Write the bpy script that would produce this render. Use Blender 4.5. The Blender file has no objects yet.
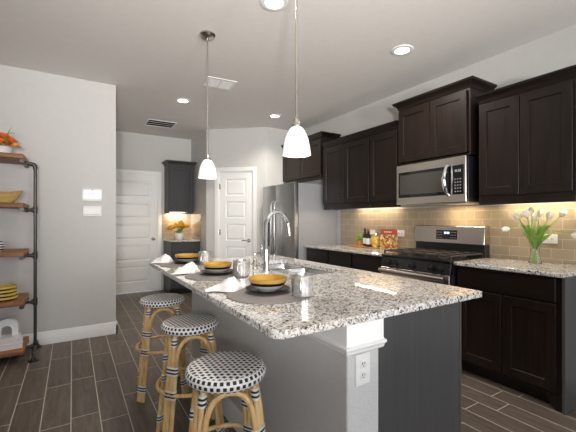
import bpy, bmesh, math, random
from mathutils import Vector, Matrix
R = math.radians
random.seed(7)
sc = bpy.context.scene
COL = sc.collection

# ------------------------------------------------------------------ camera, world, exposure
cd = bpy.data.cameras.new('camera')
cam = bpy.data.objects.new('camera', cd); COL.objects.link(cam)
cd.sensor_width = 36.0
cd.lens = 346.9 / 576 * 36
cd.shift_y = 3.5 / 576
cd.clip_start = 0.05
cam.location = (0, 0, 1.26)
cam.rotation_euler = (R(90), 0, R(-31.87))
sc.camera = cam

sc.view_settings.view_transform = 'Standard'
sc.view_settings.look = 'None'
sc.view_settings.gamma = 1.0
sc.view_settings.use_curve_mapping = False
sc.view_settings.exposure = 0.04

world = bpy.data.worlds.new('daylight'); sc.world = world; world.use_nodes = True
bg = world.node_tree.nodes['Background']
bg.inputs[0].default_value = (0.80, 0.88, 1.0, 1); bg.inputs[1].default_value = 2.0

def area(name, loc, rot, sx, sy, power, color=(1, 1, 1), spread=180):
    l = bpy.data.lights.new(name, 'AREA'); l.shape = 'RECTANGLE'; l.size = sx; l.size_y = sy
    l.energy = power; l.color = color; l.spread = R(spread)
    o = bpy.data.objects.new(name, l); COL.objects.link(o); o.location = loc; o.rotation_euler = rot
    return o
# daylight entering by the living room's windows, behind the camera
DAY = (0.97, 0.98, 1.0)
area('daylight_rear_a', (-1.35, -3.32, 1.35), (R(90), 0, R(0)), 2.1, 1.9, 36, DAY)
area('daylight_rear_b', (1.65, -3.32, 1.35), (R(90), 0, R(0)), 2.3, 1.9, 50, DAY)
EXT = None

# ------------------------------------------------------------------ mesh builder
class MB:
    def __init__(s):
        s.bm = bmesh.new(); s.m = 0; s.uv = None
    def _f(s, vs):
        try:
            f = s.bm.faces.new(vs); f.material_index = s.m; return f
        except ValueError:
            return None
    def box(s, x0, y0, z0, x1, y1, z1, bev=0, seg=1):
        x0, x1 = min(x0, x1), max(x0, x1); y0, y1 = min(y0, y1), max(y0, y1); z0, z1 = min(z0, z1), max(z0, z1)
        v = [s.bm.verts.new((x, y, z)) for z in (z0, z1) for y in (y0, y1) for x in (x0, x1)]
        F = [s._f([v[i] for i in q]) for q in ((0, 2, 3, 1), (4, 5, 7, 6), (0, 1, 5, 4), (2, 6, 7, 3), (1, 3, 7, 5), (0, 4, 6, 2))]
        if bev > 0:
            es = list({e for f in F for e in f.edges})
            r = bmesh.ops.bevel(s.bm, geom=es, offset=bev, segments=seg, affect='EDGES', profile=0.6)
            for f in r['faces']: f.material_index = s.m
        return s
    def prism(s, poly, vec, bev=0):
        vec = Vector(vec)
        a = [s.bm.verts.new(p) for p in poly]; b = [s.bm.verts.new(Vector(p) + vec) for p in poly]
        n = len(poly); F = [s._f(a[::-1]), s._f(b)]
        for i in range(n): F.append(s._f([a[i], a[(i + 1) % n], b[(i + 1) % n], b[i]]))
        F = [f for f in F if f]
        bmesh.ops.recalc_face_normals(s.bm, faces=F)
        if bev > 0:
            es = list({e for f in F for e in f.edges})
            r = bmesh.ops.bevel(s.bm, geom=es, offset=bev, segments=1, affect='EDGES', profile=0.6)
            for f in r['faces']: f.material_index = s.m
        return s
    def rings(s, loops, cap0=True, cap1=True, closed=True):
        V = [[s.bm.verts.new(p) for p in L] for L in loops]; n = len(V[0]); F = []
        for a, b in zip(V, V[1:]):
            for i in range(n if closed else n - 1):
                F.append(s._f([a[i], a[(i + 1) % n], b[(i + 1) % n], b[i]]))
        if cap0: F.append(s._f(V[0][::-1]))
        if cap1: F.append(s._f(V[-1]))
        F = [f for f in F if f]
        bmesh.ops.recalc_face_normals(s.bm, faces=F)
        return F
    def rect(s, x0, x1, z0, z1, steps):
        """nested rectangles in a plane facing -y: steps = (inset, y)"""
        s.rings([[(x0 + i, y, z0 + i), (x1 - i, y, z0 + i), (x1 - i, y, z1 - i), (x0 + i, y, z1 - i)] for i, y in steps])
        return s
    def lathe(s, prof, c=(0, 0, 0), n=24, cap0=True, cap1=True, M=None):
        loops = []
        for r, z in prof:
            L = []
            for k in range(n):
                a = 2 * math.pi * k / n; p = Vector((r * math.cos(a), r * math.sin(a), z))
                if M: p = M @ p
                L.append(p + Vector(c))
            loops.append(L)
        return s.rings(loops, cap0, cap1)
    def cyl(s, p0, p1, r, r2=None, n=14):
        p0, p1 = Vector(p0), Vector(p1); d = p1 - p0
        M = d.to_track_quat('Z', 'Y').to_matrix()
        r2 = r if r2 is None else r2
        s.lathe([(r, 0), (r2, d.length)], p0, n, M=M); return s
    def tube(s, pts, r, n=8, closed=False, flat=None):
        pts = [Vector(p) for p in pts]; N = len(pts); loops = []
        up = None
        for i, p in enumerate(pts):
            if closed: t = pts[(i + 1) % N] - pts[i - 1]
            else: t = pts[min(i + 1, N - 1)] - pts[max(i - 1, 0)]
            t.normalize()
            if up is None:
                up = Vector((0, 0, 1)) if abs(t.z) < .9 else Vector((1, 0, 0))
            up = (up - t * up.dot(t)).normalized(); sd = t.cross(up)
            rr = r[i] if isinstance(r, (list, tuple)) else r
            fl = flat or 1
            loops.append([p + up * rr * fl * math.cos(2 * math.pi * k / n) + sd * rr * math.sin(2 * math.pi * k / n) for k in range(n)])
        if closed:
            loops.append([v.copy() for v in loops[0]])
            s.rings(loops, False, False)
        else: s.rings(loops)
        return s
    def ball(s, c, r, n=12, m=7):
        rx, ry, rz = r if isinstance(r, (list, tuple)) else (r, r, r)
        loops = []
        for j in range(1, m):
            a = math.pi * j / m
            loops.append([(c[0] + rx * math.sin(a) * math.cos(2 * math.pi * k / n), c[1] + ry * math.sin(a) * math.sin(2 * math.pi * k / n), c[2] - rz * math.cos(a)) for k in range(n)])
        V = [[s.bm.verts.new(p) for p in L] for L in loops]
        b = s.bm.verts.new((c[0], c[1], c[2] - rz)); t = s.bm.verts.new((c[0], c[1], c[2] + rz))
        for k in range(n):
            s._f([b, V[0][(k + 1) % n], V[0][k]]); s._f([t, V[-1][k], V[-1][(k + 1) % n]])
            for a_, b_ in zip(V, V[1:]): s._f([a_[k], a_[(k + 1) % n], b_[(k + 1) % n], b_[k]])
        return s

def obj(name, mb, mats, parent=None, loc=(0, 0, 0), rot=0, sharp=32):
    me = bpy.data.meshes.new(name); mb.bm.to_mesh(me); mb.bm.free()
    for m in (mats if isinstance(mats, (list, tuple)) else [mats]): me.materials.append(m)
    for p in me.polygons: p.use_smooth = True
    me.set_sharp_from_angle(angle=R(sharp))
    o = bpy.data.objects.new(name, me); COL.objects.link(o)
    o.location = loc; o.rotation_euler = (0, 0, rot)
    if parent: o.parent = parent
    return o
def tag(o, label, cat, group=None):
    o['label'] = label; o['category'] = cat
    if group: o['group'] = group
    return o
def thing(name, label, cat, loc=(0, 0, 0), rot=0, group=None):
    o = bpy.data.objects.new(name, None); COL.objects.link(o); o.empty_display_size = .05
    o.location = loc; o.rotation_euler = (0, 0, rot)
    return tag(o, label, cat, group)
def struct(name, mb, mats, loc=(0, 0, 0), rot=0, parent=None):
    o = obj(name, mb, mats, parent, loc, rot)
    if not parent: o['kind'] = 'structure'
    return o
def dup(root, label, loc=None, rot=None, group=None):
    r = root.copy(); COL.objects.link(r); r['label'] = label
    if loc is not None: r.location = loc
    if rot is not None: r.rotation_euler = (0, 0, rot)
    if group: r['group'] = group
    for ch in list(root.children):
        c = ch.copy(); COL.objects.link(c); c.parent = r
        for g in list(ch.children):
            d = g.copy(); COL.objects.link(d); d.parent = c
    return r

# ------------------------------------------------------------------ materials
class NT:
    def __init__(s, name):
        s.mat = bpy.data.materials.new(name); s.mat.use_nodes = True
        s.t = s.mat.node_tree; s.b = s.t.nodes['Principled BSDF']
        s.tc = s.t.nodes.new('ShaderNodeTexCoord')
    def n(s, typ, **kw):
        x = s.t.nodes.new(typ)
        for k, v in kw.items(): setattr(x, k, v)
        return x
    def l(s, a, b): s.t.links.new(a, b)
    def math(s, op, a, b=None, c=None):
        x = s.n('ShaderNodeMath', operation=op)
        for i, v in enumerate((a, b, c)):
            if v is None: continue
            if isinstance(v, (int, float)): x.inputs[i].default_value = v
            else: s.l(v, x.inputs[i])
        return x.outputs[0]
    def mapping(s, scale=(1, 1, 1), rot=(0, 0, 0), src='Object'):
        m = s.n('ShaderNodeMapping'); m.inputs['Scale'].default_value = scale; m.inputs['Rotation'].default_value = rot
        s.l(s.tc.outputs[src], m.inputs[0]); return m.outputs[0]
    def noise(s, vec, scale, detail=3, rough=.5, dist=0):
        x = s.n('ShaderNodeTexNoise'); x.inputs['Scale'].default_value = scale; x.inputs['Detail'].default_value = detail
        x.inputs['Roughness'].default_value = rough; x.inputs['Distortion'].default_value = dist
        if vec is not None: s.l(vec, x.inputs['Vector'])
        return x
    def ramp(s, fac, stops, interp='LINEAR'):
        x = s.n('ShaderNodeValToRGB'); x.color_ramp.interpolation = interp
        e = x.color_ramp.elements
        while len(e) < len(stops): e.new(.5)
        for q, (p, c) in zip(e, stops):
            q.position = p; q.color = (*c, 1) if len(c) == 3 else c
        s.l(fac, x.inputs[0]); return x.outputs[0]
    def mix(s, fac, a, b, mode='MIX'):
        x = s.n('ShaderNodeMix', data_type='RGBA', blend_type=mode)
        for i, v in ((0, fac), (6, a), (7, b)):
            if isinstance(v, (int, float)): x.inputs[i].default_value = v
            elif isinstance(v, tuple): x.inputs[i].default_value = (*v, 1)
            else: s.l(v, x.inputs[i])
        return x.outputs[2]
    def bump(s, h, strength=.2, dist=.01):
        x = s.n('ShaderNodeBump'); x.inputs['Strength'].default_value = strength; x.inputs['Distance'].default_value = dist
        s.l(h, x.inputs['Height']); s.l(x.outputs[0], s.b.inputs['Normal'])
    def set(s, color=None, rough=None, metal=None, **kw):
        B = s.b.inputs
        if color is not None:
            if isinstance(color, tuple): B['Base Color'].default_value = (*color, 1)
            else: s.l(color, B['Base Color'])
        if rough is not None:
            if isinstance(rough, (int, float)): B['Roughness'].default_value = rough
            else: s.l(rough, B['Roughness'])
        if metal is not None: B['Metallic'].default_value = metal
        for k, v in kw.items(): B[k].default_value = v
        return s.mat

def simple(name, c, rough=.5, metal=0, var=.06, scale=18, bump=0, bscale=150, bdist=.002, stretch=(1, 1, 1), **kw):
    t = NT(name); v = t.mapping(stretch)
    nz = t.noise(v, scale, 4)
    a = tuple(x * (1 - var) for x in c); b = tuple(min(1, x * (1 + var)) for x in c)
    col = t.ramp(nz.outputs[0], [(.3, a), (.7, b)])
    if bump:
        t.bump(t.noise(v, bscale, 3).outputs[0], bump, bdist)
    return t.set(col, rough, metal, **kw)

M = {}
M['wall'] = simple('wall_paint', (.605, .595, .578), .75, var=.015, bump=.25, bscale=120, bdist=.002)
M['texwall'] = simple('textured_wall_paint', (.60, .595, .59), .7, var=.02, bump=.7, bscale=95, bdist=.004)
M['ceil'] = simple('ceiling_paint', (.76, .738, .71), .85, var=.015, bump=.25, bscale=110, bdist=.002)
M['trim'] = simple('white_trim_paint', (.86, .86, .855), .38, var=.01)
M['door'] = simple('white_door_paint', (.86, .86, .85), .36, var=.01)
M['plastic'] = simple('white_plastic', (.82, .82, .80), .35, var=.01)
M['slot'] = simple('dark_slot', (.012, .012, .012), .95, **{'Specular IOR Level': .05})
M['steel'] = simple('brushed_steel', (.62, .57, .51), .27, 1, var=.05, scale=40, stretch=(1, 1, 30), bump=.05, bscale=60, bdist=.001)
M['fridge'] = simple('fridge_steel', (.46, .455, .45), .30, 1, var=.04, scale=30, stretch=(30, 30, 1))
M['fridge_side'] = simple('fridge_grey_side', (.38, .38, .40), .38, .25, var=.03, scale=200)
M['sink'] = simple('sink_steel', (.62, .62, .62), .25, 1, var=.04, scale=30, stretch=(1, 20, 1))
M['chrome'] = simple('chrome', (.82, .82, .83), .08, 1, var=.01)
M['nickel'] = simple('satin_nickel', (.50, .47, .43), .25, 1, var=.03)
M['bglass'] = simple('black_glass', (.006, .006, .007), .05, 0, var=.02)
M['smoke'] = simple('smoked_oven_glass', (.055, .05, .045), .08, 0, var=.05)
M['bplastic'] = simple('black_plastic', (.012, .012, .013), .35)
M['iron'] = simple('cast_iron', (.045, .038, .034), .45, .2, var=.2, bump=.2)
M['enamel'] = simple('black_enamel', (.01, .01, .01), .18)
M['pipe'] = simple('dark_iron_pipe', (.06, .056, .052), .38, .8, var=.15, bump=.1)
M['white_cer'] = simple('white_ceramic', (.78, .77, .75), .25, var=.02)
M['grey_cer'] = simple('grey_ceramic', (.42, .42, .42), .3, var=.05)
M['black_cer'] = simple('black_ceramic', (.010, .010, .011), .35, **{'Specular IOR Level': .25})
M['yellow'] = simple('mustard_glaze', (.44, .25, .04), .25, var=.12)
M['cloth'] = simple('white_linen', (.74, .72, .71), .85, var=.03, bump=.3, bscale=300, bdist=.001)
M['paper'] = simple('book_cover_white', (.72, .69, .71), .6, var=.03)
M['pages'] = simple('book_pages', (.66, .63, .58), .8, var=.08, scale=60, stretch=(1, 1, 40))
M['leaf'] = simple('green_leaf', (.22, .38, .06), .42, var=.3, scale=25)
M['stem'] = simple('pale_green_stem', (.30, .48, .13), .45, var=.2)
M['tulip'] = simple('white_tulip_petal', (.84, .83, .68), .5, var=.05)
M['orange'] = simple('orange_petal', (.75, .17, .015), .6, var=.35, scale=60)
M['peach'] = simple('peach_petal', (.75, .38, .12), .6, var=.2, scale=60)
M['gold'] = simple('golden_petal', (.80, .42, .04), .6, var=.25, scale=60)
M['cane'] = NT('rattan_cane')
t = M['cane']; nz = t.noise(t.mapping((14, 14, 3)), 3, 4, .6)
M['cane'] = t.set(t.ramp(nz.outputs[0], [(.25, (.44, .24, .08)), (.5, (.70, .46, .20)), (.75, (.82, .61, .33))]), .35)
M['bind_w'] = simple('white_binding', (.74, .73, .70), .5)
M['bind_k'] = simple('black_binding', (.012, .012, .014), .45)
t = NT('wicker_shade_mat'); nz = t.noise(t.mapping((1, 1, 1)), 6, 3)
w = t.n('ShaderNodeTexWave', wave_type='RINGS', rings_direction='Z'); w.inputs['Scale'].default_value = 55; w.inputs['Distortion'].default_value = .6
t.l(t.tc.outputs['Object'], w.inputs[0])
t.bump(w.outputs[1], .5, .002)
M['mat'] = t.set(t.mix(w.outputs[0], (.16, .14, .135), (.28, .255, .245)), .7)

def wood(name, c0, c1, rough=.33, axis=2, scale=9, bump=.08, coat=0, spec=.35):
    t = NT(name); st = [22, 22, 22]; st[axis] = 1.2
    v = t.mapping(tuple(st)); nz = t.noise(v, scale / 6, 5, .6, .6)
    t.bump(nz.outputs[0], bump, .001)
    t.b.inputs['Coat Weight'].default_value = coat; t.b.inputs['Coat Roughness'].default_value = .25
    return t.set(t.ramp(nz.outputs[0], [(.3, c0), (.7, c1)]), rough, None, **{'Specular IOR Level': spec})
M['esp'] = wood('espresso_wood', (.0065, .0036, .0026), (.018, .0098, .0066), .36)
M['esp_h'] = wood('espresso_wood_across', (.006, .0034, .0026), (.015, .0083, .0058), .36, axis=0)
M['esp_end'] = wood('espresso_end_grey_sheen', (.058, .057, .058), (.072, .071, .072), .40)  # espresso ends, grey window sheen mixed into the base colour
M['esp_sheen'] = wood('espresso_wood_grey_sheen', (.032, .032, .034), (.050, .050, .053), .4)  # nook cabinets: same espresso wood, window sheen painted in as lighter grey
M['rustic'] = wood('rustic_shelf_wood', (.15, .055, .02), (.40, .18, .07), .5, axis=0, scale=7, bump=.3)
M['board'] = wood('serving_board_wood', (.30, .13, .045), (.50, .25, .10), .45, axis=0)
M['bowlwood'] = wood('carved_bowl_wood', (.42, .26, .08), (.66, .46, .18), .5, axis=0, scale=6)

# granite
t = NT('speckled_granite'); o = t.tc.outputs['Object']
wob = t.noise(o, 55, 3); add = t.n('ShaderNodeVectorMath', operation='MULTIPLY_ADD'); t.l(wob.outputs[1], add.inputs[0]); add.inputs[1].default_value = (.02, .02, .02); t.l(o, add.inputs[2])
def vor(sc_):
    v = t.n('ShaderNodeTexVoronoi'); v.inputs['Scale'].default_value = sc_; t.l(add.outputs[0], v.inputs['Vector'])
    s_ = t.n('ShaderNodeSeparateColor'); t.l(v.outputs['Color'], s_.inputs[0]); return s_.outputs[0], s_.outputs[1]
a1, a2 = vor(120); b1, b2 = vor(215)
big = t.noise(o, 4, 3)
ca = t.ramp(a1, [(0, (.045, .042, .042)), (.08, (.20, .185, .18)), (.26, (.42, .385, .35)), (.45, (.56, .54, .52)), (.62, (.70, .685, .67))], 'CONSTANT')
cb = t.ramp(b1, [(0, (.03, .03, .032)), (.11, (.30, .28, .27)), (.36, (.72, .71, .70))], 'CONSTANT')
msk = t.math('GREATER_THAN', a2, .62)
cg = t.mix(msk, ca, cb)
warm = t.ramp(big.outputs[0], [(.4, (1, 1, 1)), (.62, (.93, .86, .78))])
cg = t.mix(.55, cg, warm, 'MULTIPLY')
M['granite'] = t.set(cg, .035)

# subway tile (local frame: x along the wall, z up)
def tile_mat(name):
    t = NT(name); s_ = t.n('ShaderNodeSeparateXYZ'); t.l(t.tc.outputs['Object'], s_.inputs[0])
    cx = t.n('ShaderNodeCombineXYZ'); t.l(s_.outputs[0], cx.inputs[0]); t.l(s_.outputs[2], cx.inputs[1])
    b = t.n('ShaderNodeTexBrick'); b.offset = .5
    b.inputs['Scale'].default_value = 1; b.inputs['Brick Width'].default_value = .155; b.inputs['Row Height'].default_value = .079
    b.inputs['Mortar Size'].default_value = .0022; b.inputs['Mortar Smooth'].default_value = .2; b.inputs['Bias'].default_value = 0
    b.inputs['Color1'].default_value = (.40, .33, .235, 1); b.inputs['Color2'].default_value = (.34, .275, .195, 1); b.inputs['Mortar'].default_value = (.52, .46, .37, 1)
    t.l(cx.outputs[0], b.inputs['Vector'])
    rg = t.math('MULTIPLY_ADD', b.outputs['Fac'], .6, .12)
    inv = t.math('SUBTRACT', 1.0, b.outputs['Fac']); t.bump(inv, .5, .002)
    return t.set(b.outputs['Color'], rg)
M['tile'] = tile_mat('beige_subway_tile')

# wood-look floor plank tile, grout lines along world Y
t = NT('wood_look_floor_tile'); s_ = t.n('ShaderNodeSeparateXYZ'); t.l(t.tc.outputs['Object'], s_.inputs[0])
W, L = .1588, .615
u = t.math('DIVIDE', t.math('ADD', s_.outputs[0], .007), W); col = t.math('FLOOR', u); fu = t.math('SUBTRACT', u, col)
wn = t.n('ShaderNodeTexWhiteNoise', noise_dimensions='1D'); t.l(t.math('ADD', col, 3.0), wn.inputs['W'])
v_ = t.math('ADD', t.math('DIVIDE', s_.outputs[1], L), wn.outputs[0]); row = t.math('FLOOR', v_); fv = t.math('SUBTRACT', v_, row)
du = t.math('MULTIPLY', t.math('MINIMUM', fu, t.math('SUBTRACT', 1.0, fu)), W)
dv = t.math('MULTIPLY', t.math('MINIMUM', fv, t.math('SUBTRACT', 1.0, fv)), L)
dd = t.math('MINIMUM', du, dv); gr = t.math('LESS_THAN', dd, .0029)
cv = t.n('ShaderNodeCombineXYZ'); t.l(col, cv.inputs[0]); t.l(row, cv.inputs[1])
wn2 = t.n('ShaderNodeTexWhiteNoise', noise_dimensions='2D'); t.l(cv.outputs[0], wn2.inputs['Vector'])
off = t.n('ShaderNodeVectorMath', operation='MULTIPLY_ADD'); t.l(wn2.outputs['Color'], off.inputs[0]); off.inputs[1].default_value = (5, 5, 0); t.l(t.tc.outputs['Object'], off.inputs[2])
mp = t.n('ShaderNodeMapping'); mp.inputs['Scale'].default_value = (16, 1.6, 1); t.l(off.outputs[0], mp.inputs[0])
gn = t.noise(mp.outputs[0], 2.2, 5, .6, .8)
base = t.ramp(gn.outputs[0], [(.25, (.080, .061, .049)), (.5, (.115, .090, .073)), (.78, (.165, .132, .107))])
base = t.mix(.5, base, t.ramp(wn2.outputs[0], [(0, (.78, .78, .78)), (1, (1.18, 1.16, 1.13))]), 'MULTIPLY')
t.bump(t.math('SUBTRACT', 1.0, gr), .35, .002)
M['floor'] = t.set(t.mix(gr, base, (.47, .42, .35)), t.math('MULTIPLY_ADD', gr, .4, .42), None, **{'Specular IOR Level': .35})

# woven bistro seat: black squares in a white weave, on the seat's own UV map
t = NT('black_white_weave'); s_ = t.n('ShaderNodeSeparateXYZ'); t.l(t.tc.outputs['UV'], s_.inputs[0])
vv = t.math('DIVIDE', s_.outputs[1], .0205); fl = t.math('FLOOR', vv)
uu = t.math('ADD', t.math('DIVIDE', s_.outputs[0], .0238), t.math('MULTIPLY', fl, .5))
blk = t.math('MULTIPLY', t.math('LESS_THAN', t.math('FRACT', uu), .56), t.math('LESS_THAN', t.math('FRACT', vv), .66))
t.bump(blk, -.4, .002)
M['weave'] = t.set(t.mix(blk, (.80, .79, .77), (.012, .012, .016)), .45)

# glass kinds
def glass(name, c, rough=0.0, ior=1.45, trans=1.0):
    t = NT(name); nz = t.noise(t.mapping(), 5, 2)
    col = t.ramp(nz.outputs[0], [(.3, c), (.7, tuple(min(1, x * 1.02) for x in c))])
    return t.set(col, rough, 0, **{'Transmission Weight': trans, 'IOR': ior})
M['glass'] = glass('clear_glass', (.96, .98, .97), 0, 1.3)
M['bottle'] = glass('dark_bottle_glass', (.02, .03, .015), .05, 1.4, .3)

def emit(name, c, s, base=(.8, .8, .8)):
    t = NT(name); nz = t.noise(t.mapping(), 3, 1)
    t.l(t.ramp(nz.outputs[0], [(.2, c), (.8, tuple(min(1, x * 1.01) for x in c))]), t.b.inputs['Emission Color'])
    return t.set(base, .4, 0, **{'Emission Strength': s})
M['lens'] = emit('lit_downlight_lens', (1, .97, .92), 6)
M['opal'] = emit('lit_opal_glass', (.98, .97, .94), .36, (.86, .86, .86))
M['led'] = emit('under_cabinet_led', (1, .84, .62), 14)
M['digits'] = emit('display_digits', (.45, .75, 1), 2.5, (.1, .1, .1))
M['keys'] = simple('printed_key_marks', (.35, .35, .36), .5)
M['screen'] = emit('lit_panel_screen', (.93, .95, .97), .55, (.6, .6, .6))
M['screen_dim'] = simple('screen_picture_grey', (.45, .46, .47), .4, var=.3, scale=80)
M['red'] = simple('red_package_print', (.46, .07, .03), .4, var=.1)
t = NT('pasta_package_print'); vv = t.n('ShaderNodeTexVoronoi'); vv.inputs['Scale'].default_value = 55
t.l(t.mapping((1, 1, .8)), vv.inputs[0]); sp = t.n('ShaderNodeSeparateColor'); t.l(vv.outputs['Color'], sp.inputs[0])
M['mixed'] = t.set(t.ramp(sp.outputs[0], [(0, (.30, .09, .03)), (.25, (.62, .36, .12)), (.5, (.75, .60, .35)), (.7, (.35, .10, .04)), (.85, (.42, .36, .08))], 'CONSTANT'), .3)
t = NT('penne_pasta'); vv = t.n('ShaderNodeTexVoronoi'); vv.inputs['Scale'].default_value = 70
t.l(t.mapping((1, 1, 1)), vv.inputs[0]); sp = t.n('ShaderNodeSeparateColor'); t.l(vv.outputs['Color'], sp.inputs[0])
M['pasta'] = t.set(t.ramp(sp.outputs[0], [(0, (.45, .26, .03)), (.4, (.70, .46, .07)), (.8, (.78, .58, .18))], 'CONSTANT'), .3)
# striped dish glaze by height
def bands(name, stops, per=None):
    t = NT(name); s_ = t.n('ShaderNodeSeparateXYZ'); t.l(t.tc.outputs['Object'], s_.inputs[0])
    f = s_.outputs[2]
    if per: f = t.math('FRACT', t.math('DIVIDE', f, per))
    else: f = t.math('DIVIDE', f, .1)
    nz = t.noise(t.mapping(), 40, 2); f = t.math('ADD', f, t.math('MULTIPLY', t.math('SUBTRACT', nz.outputs[0], .5), .05))
    return t.set(t.ramp(f, stops, 'CONSTANT'), .25)
M['bowlglaze'] = bands('banded_bowl_glaze', [(0, (.36, .365, .37)), (.27, (.008, .008, .009)), (.41, (.42, .245, .05))])
M['stripes'] = bands('black_white_stripes', [(0, (.75, .74, .72)), (.5, (.02, .02, .02))], .022)
t = NT('brushed_mug'); nz = t.noise(t.mapping((1, 1, 1)), 45, 4, .7)
M['mug'] = t.set(t.ramp(nz.outputs[0], [(.35, (.42, .41, .40)), (.65, (.74, .73, .72))]), .3, .75)

# ------------------------------------------------------------------ setting
RW = 3.25          # face of the range wall
CH = 2.743         # ceiling height
FY = 6.45          # far wall
LY = 4.27          # left wall
WX, BY = -3.2, -3.2
struct('floor', MB().box(WX - .12, BY - .12, -.05, RW + .1, FY + .15, 0), M['floor'])
struct('ceiling', MB().box(WX - .12, BY - .12, CH, RW + .1, FY + .15, CH + .08), M['ceil'])
struct('wall_left', MB().box(WX, LY, 0, .41, FY, CH), M['wall'])
# hall end wall with its door opening (0.46..1.28)
b = MB(); b.box(.41, FY, 0, .46, FY + .1, CH); b.box(1.285, FY, 0, 1.98, FY + .1, CH); b.box(.46, FY, 2.045, 1.285, FY + .1, CH)
struct('wall_far', b, M['wall'])
struct('wall_niche', MB().box(1.88, 5.585, 0, 1.98, FY, CH), M['wall'])
PA, PB = Vector((1.88, 5.585, 0)), Vector((2.62, 4.905, 0)); pd = PB - PA; PL = pd.length; prot = math.atan2(pd.y, pd.x)
b = MB(); b.box(0, 0, 0, .213, .1, CH); b.box(.802, 0, 0, PL, .1, CH); b.box(.213, 0, 2.045, .802, .1, CH)
struct('wall_pantry', b, M['wall'], PA, prot)
struct('wall_fridge', MB().box(2.62, 4.905, 0, RW, 5.0, CH), M['wall'])
struct('wall_right', MB().box(RW, BY, 0, RW + .1, 5.0, CH), M['wall'])
def wall_with_windows(name, ax, c, a0, a1, spans, z0=.4, z1=2.3):
    b = MB(); out = -.12
    def bx(p, q, za, zb):
        if ax == 'y': b.box(p, c + out, za, q, c, zb)
        else: b.box(c + out, p, za, c, q, zb)
    bx(a0, a1, 0, z0); bx(a0, a1, z1, CH); e = a0
    for p, q in spans: bx(e, p, z0, z1); e = q
    bx(e, a1, z0, z1); struct(name, b, M['wall'])
wall_with_windows('wall_rear', 'y', BY, WX, RW, [(-2.40, -.30), (.50, 2.80)])
wall_with_windows('wall_side', 'x', WX, BY, LY, [])
def win(n, loc, rot, w, h=1.9):
    b = MB(); t_ = .05
    for x0, x1, z0, z1 in ((0, t_, 0, h), (w - t_, w, 0, h), (t_, w - t_, 0, t_), (t_, w - t_, h - t_, h), (t_, w - t_, h / 2 - .02, h / 2 + .02), (w / 2 - .015, w / 2 + .015, t_, h / 2 - .02), (w / 2 - .015, w / 2 + .015, h / 2 + .02, h - t_)):
        b.box(x0, 0, z0, x1, .05, z1)
    struct('window_%d' % n, b, M['trim'], loc, rot)
win(1, (-2.40, BY - .10, .4), 0, 2.1); win(2, (.50, BY - .10, .4), 0, 2.3)

def baseboard(name, p, q, h=.13):
    p, q = Vector((*p, 0)), Vector((*q, 0)); d = q - p; L = d.length
    b = MB(); prof = [(0, 0), (-.015, 0), (-.015, h - .03), (-.011, h - .022), (-.011, h - .012), (-.006, h), (0, h)]
    b.rings([[(x, y, z) for y, z in prof] for x in (0, L)])
    struct(name, b, M['trim'], p, math.atan2(d.y, d.x))
baseboard('baseboard_left', (WX, LY), (.425, LY)); baseboard('baseboard_hall', (.41, LY - .015), (.41, FY))
baseboard('baseboard_pantry', PA, PA + pd.normalized() * .15) if 0 else None
b = MB(); b.box(0, -.015, 0, .155, 0, .13, .004); struct('baseboard_pantry', b, M['trim'], PA, prot)
b = MB(); b.box(RW - .015, BY, 0, RW, .93, .13, .004); struct('baseboard_right', b, M['trim'])

def door(n, loc, rot, x0, x1, top, knob_side, lever):
    """five-panel door in an opening x0..x1 of a wall whose face is local y=0"""
    s0, s1, y, T = x0 + .012, x1 - .012, .012, .035
    b = MB(); st = .11; rail = .095; zb, zt = .012, top - .012
    n_p = 5; bot = .17; avail = (zt - .11) - (zb + bot) - (n_p - 1) * rail; ph = avail / n_p
    b.box(s0, y, zb, s0 + st, y + T, zt, .001); b.box(s1 - st, y, zb, s1, y + T, zt, .001)
    z = zb; b.box(s0 + st, y, z, s1 - st, y + T, z + bot); z += bot
    for k in range(n_p):
        b.rect(s0 + st, s1 - st, z, z + ph, [(-.001, y + T - .002), (-.001, y + .0), (.004, y + .018), (.016, y + .020), (.040, y + .005)])
        z += ph
        rh = rail if k < n_p - 1 else zt - z
        b.box(s0 + st, y, z, s1 - st, y + T, z + rh); z += rh
    d = struct('door_%d' % n, b, M['door'], loc, rot)
    kx = s1 - .06 if knob_side > 0 else s0 + .06
    h = MB(); h.cyl((kx, y, .92), (kx, y - .008, .92), .03, n=18); h.cyl((kx, y - .008, .92), (kx, y - .045, .92), .011)
    if lever: h.tube([(kx, y - .045, .92), (kx - .05, y - .05, .922), (kx - .11, y - .045, .918)], [.011, .009, .008], 8)
    else: h.ball((kx, y - .055, .92), (.027, .02, .027))
    obj('door_handle', h, M['nickel'], d)
    hx = s0 if knob_side > 0 else s1
    for hz in (.25, 1.05, 1.80):
        h = MB(); h.cyl((hx - .004, y - .006, hz - .045), (hx - .004, y - .006, hz + .045), .007, n=8); h.box(hx - .012, y - .002, hz - .045, hx + .02, y, hz + .045)
        obj('hinge', h, M['nickel'], d)
    c = MB(); w = .062
    for a0, a1, z0, z1 in ((x0 - w, x0, 0, top + w), (x1, x1 + w, 0, top + w), (x0, x1, top, top + w)):
        c.box(a0, -.016, z0, a1, 0, z1, .004)
    c.box(x0, 0, 0, x0 + .012, .09, top); c.box(x1 - .012, 0, 0, x1, .09, top); c.box(x0 + .012, 0, top - .012, x1 - .012, .09, top)
    struct('trim_%d' % n, c, M['trim'], loc, rot)
door(1, (0, FY, 0), 0, .46, 1.285, 2.045, 1, False)
door(2, PA, prot, .213, .802, 2.045, 1, True)

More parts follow.
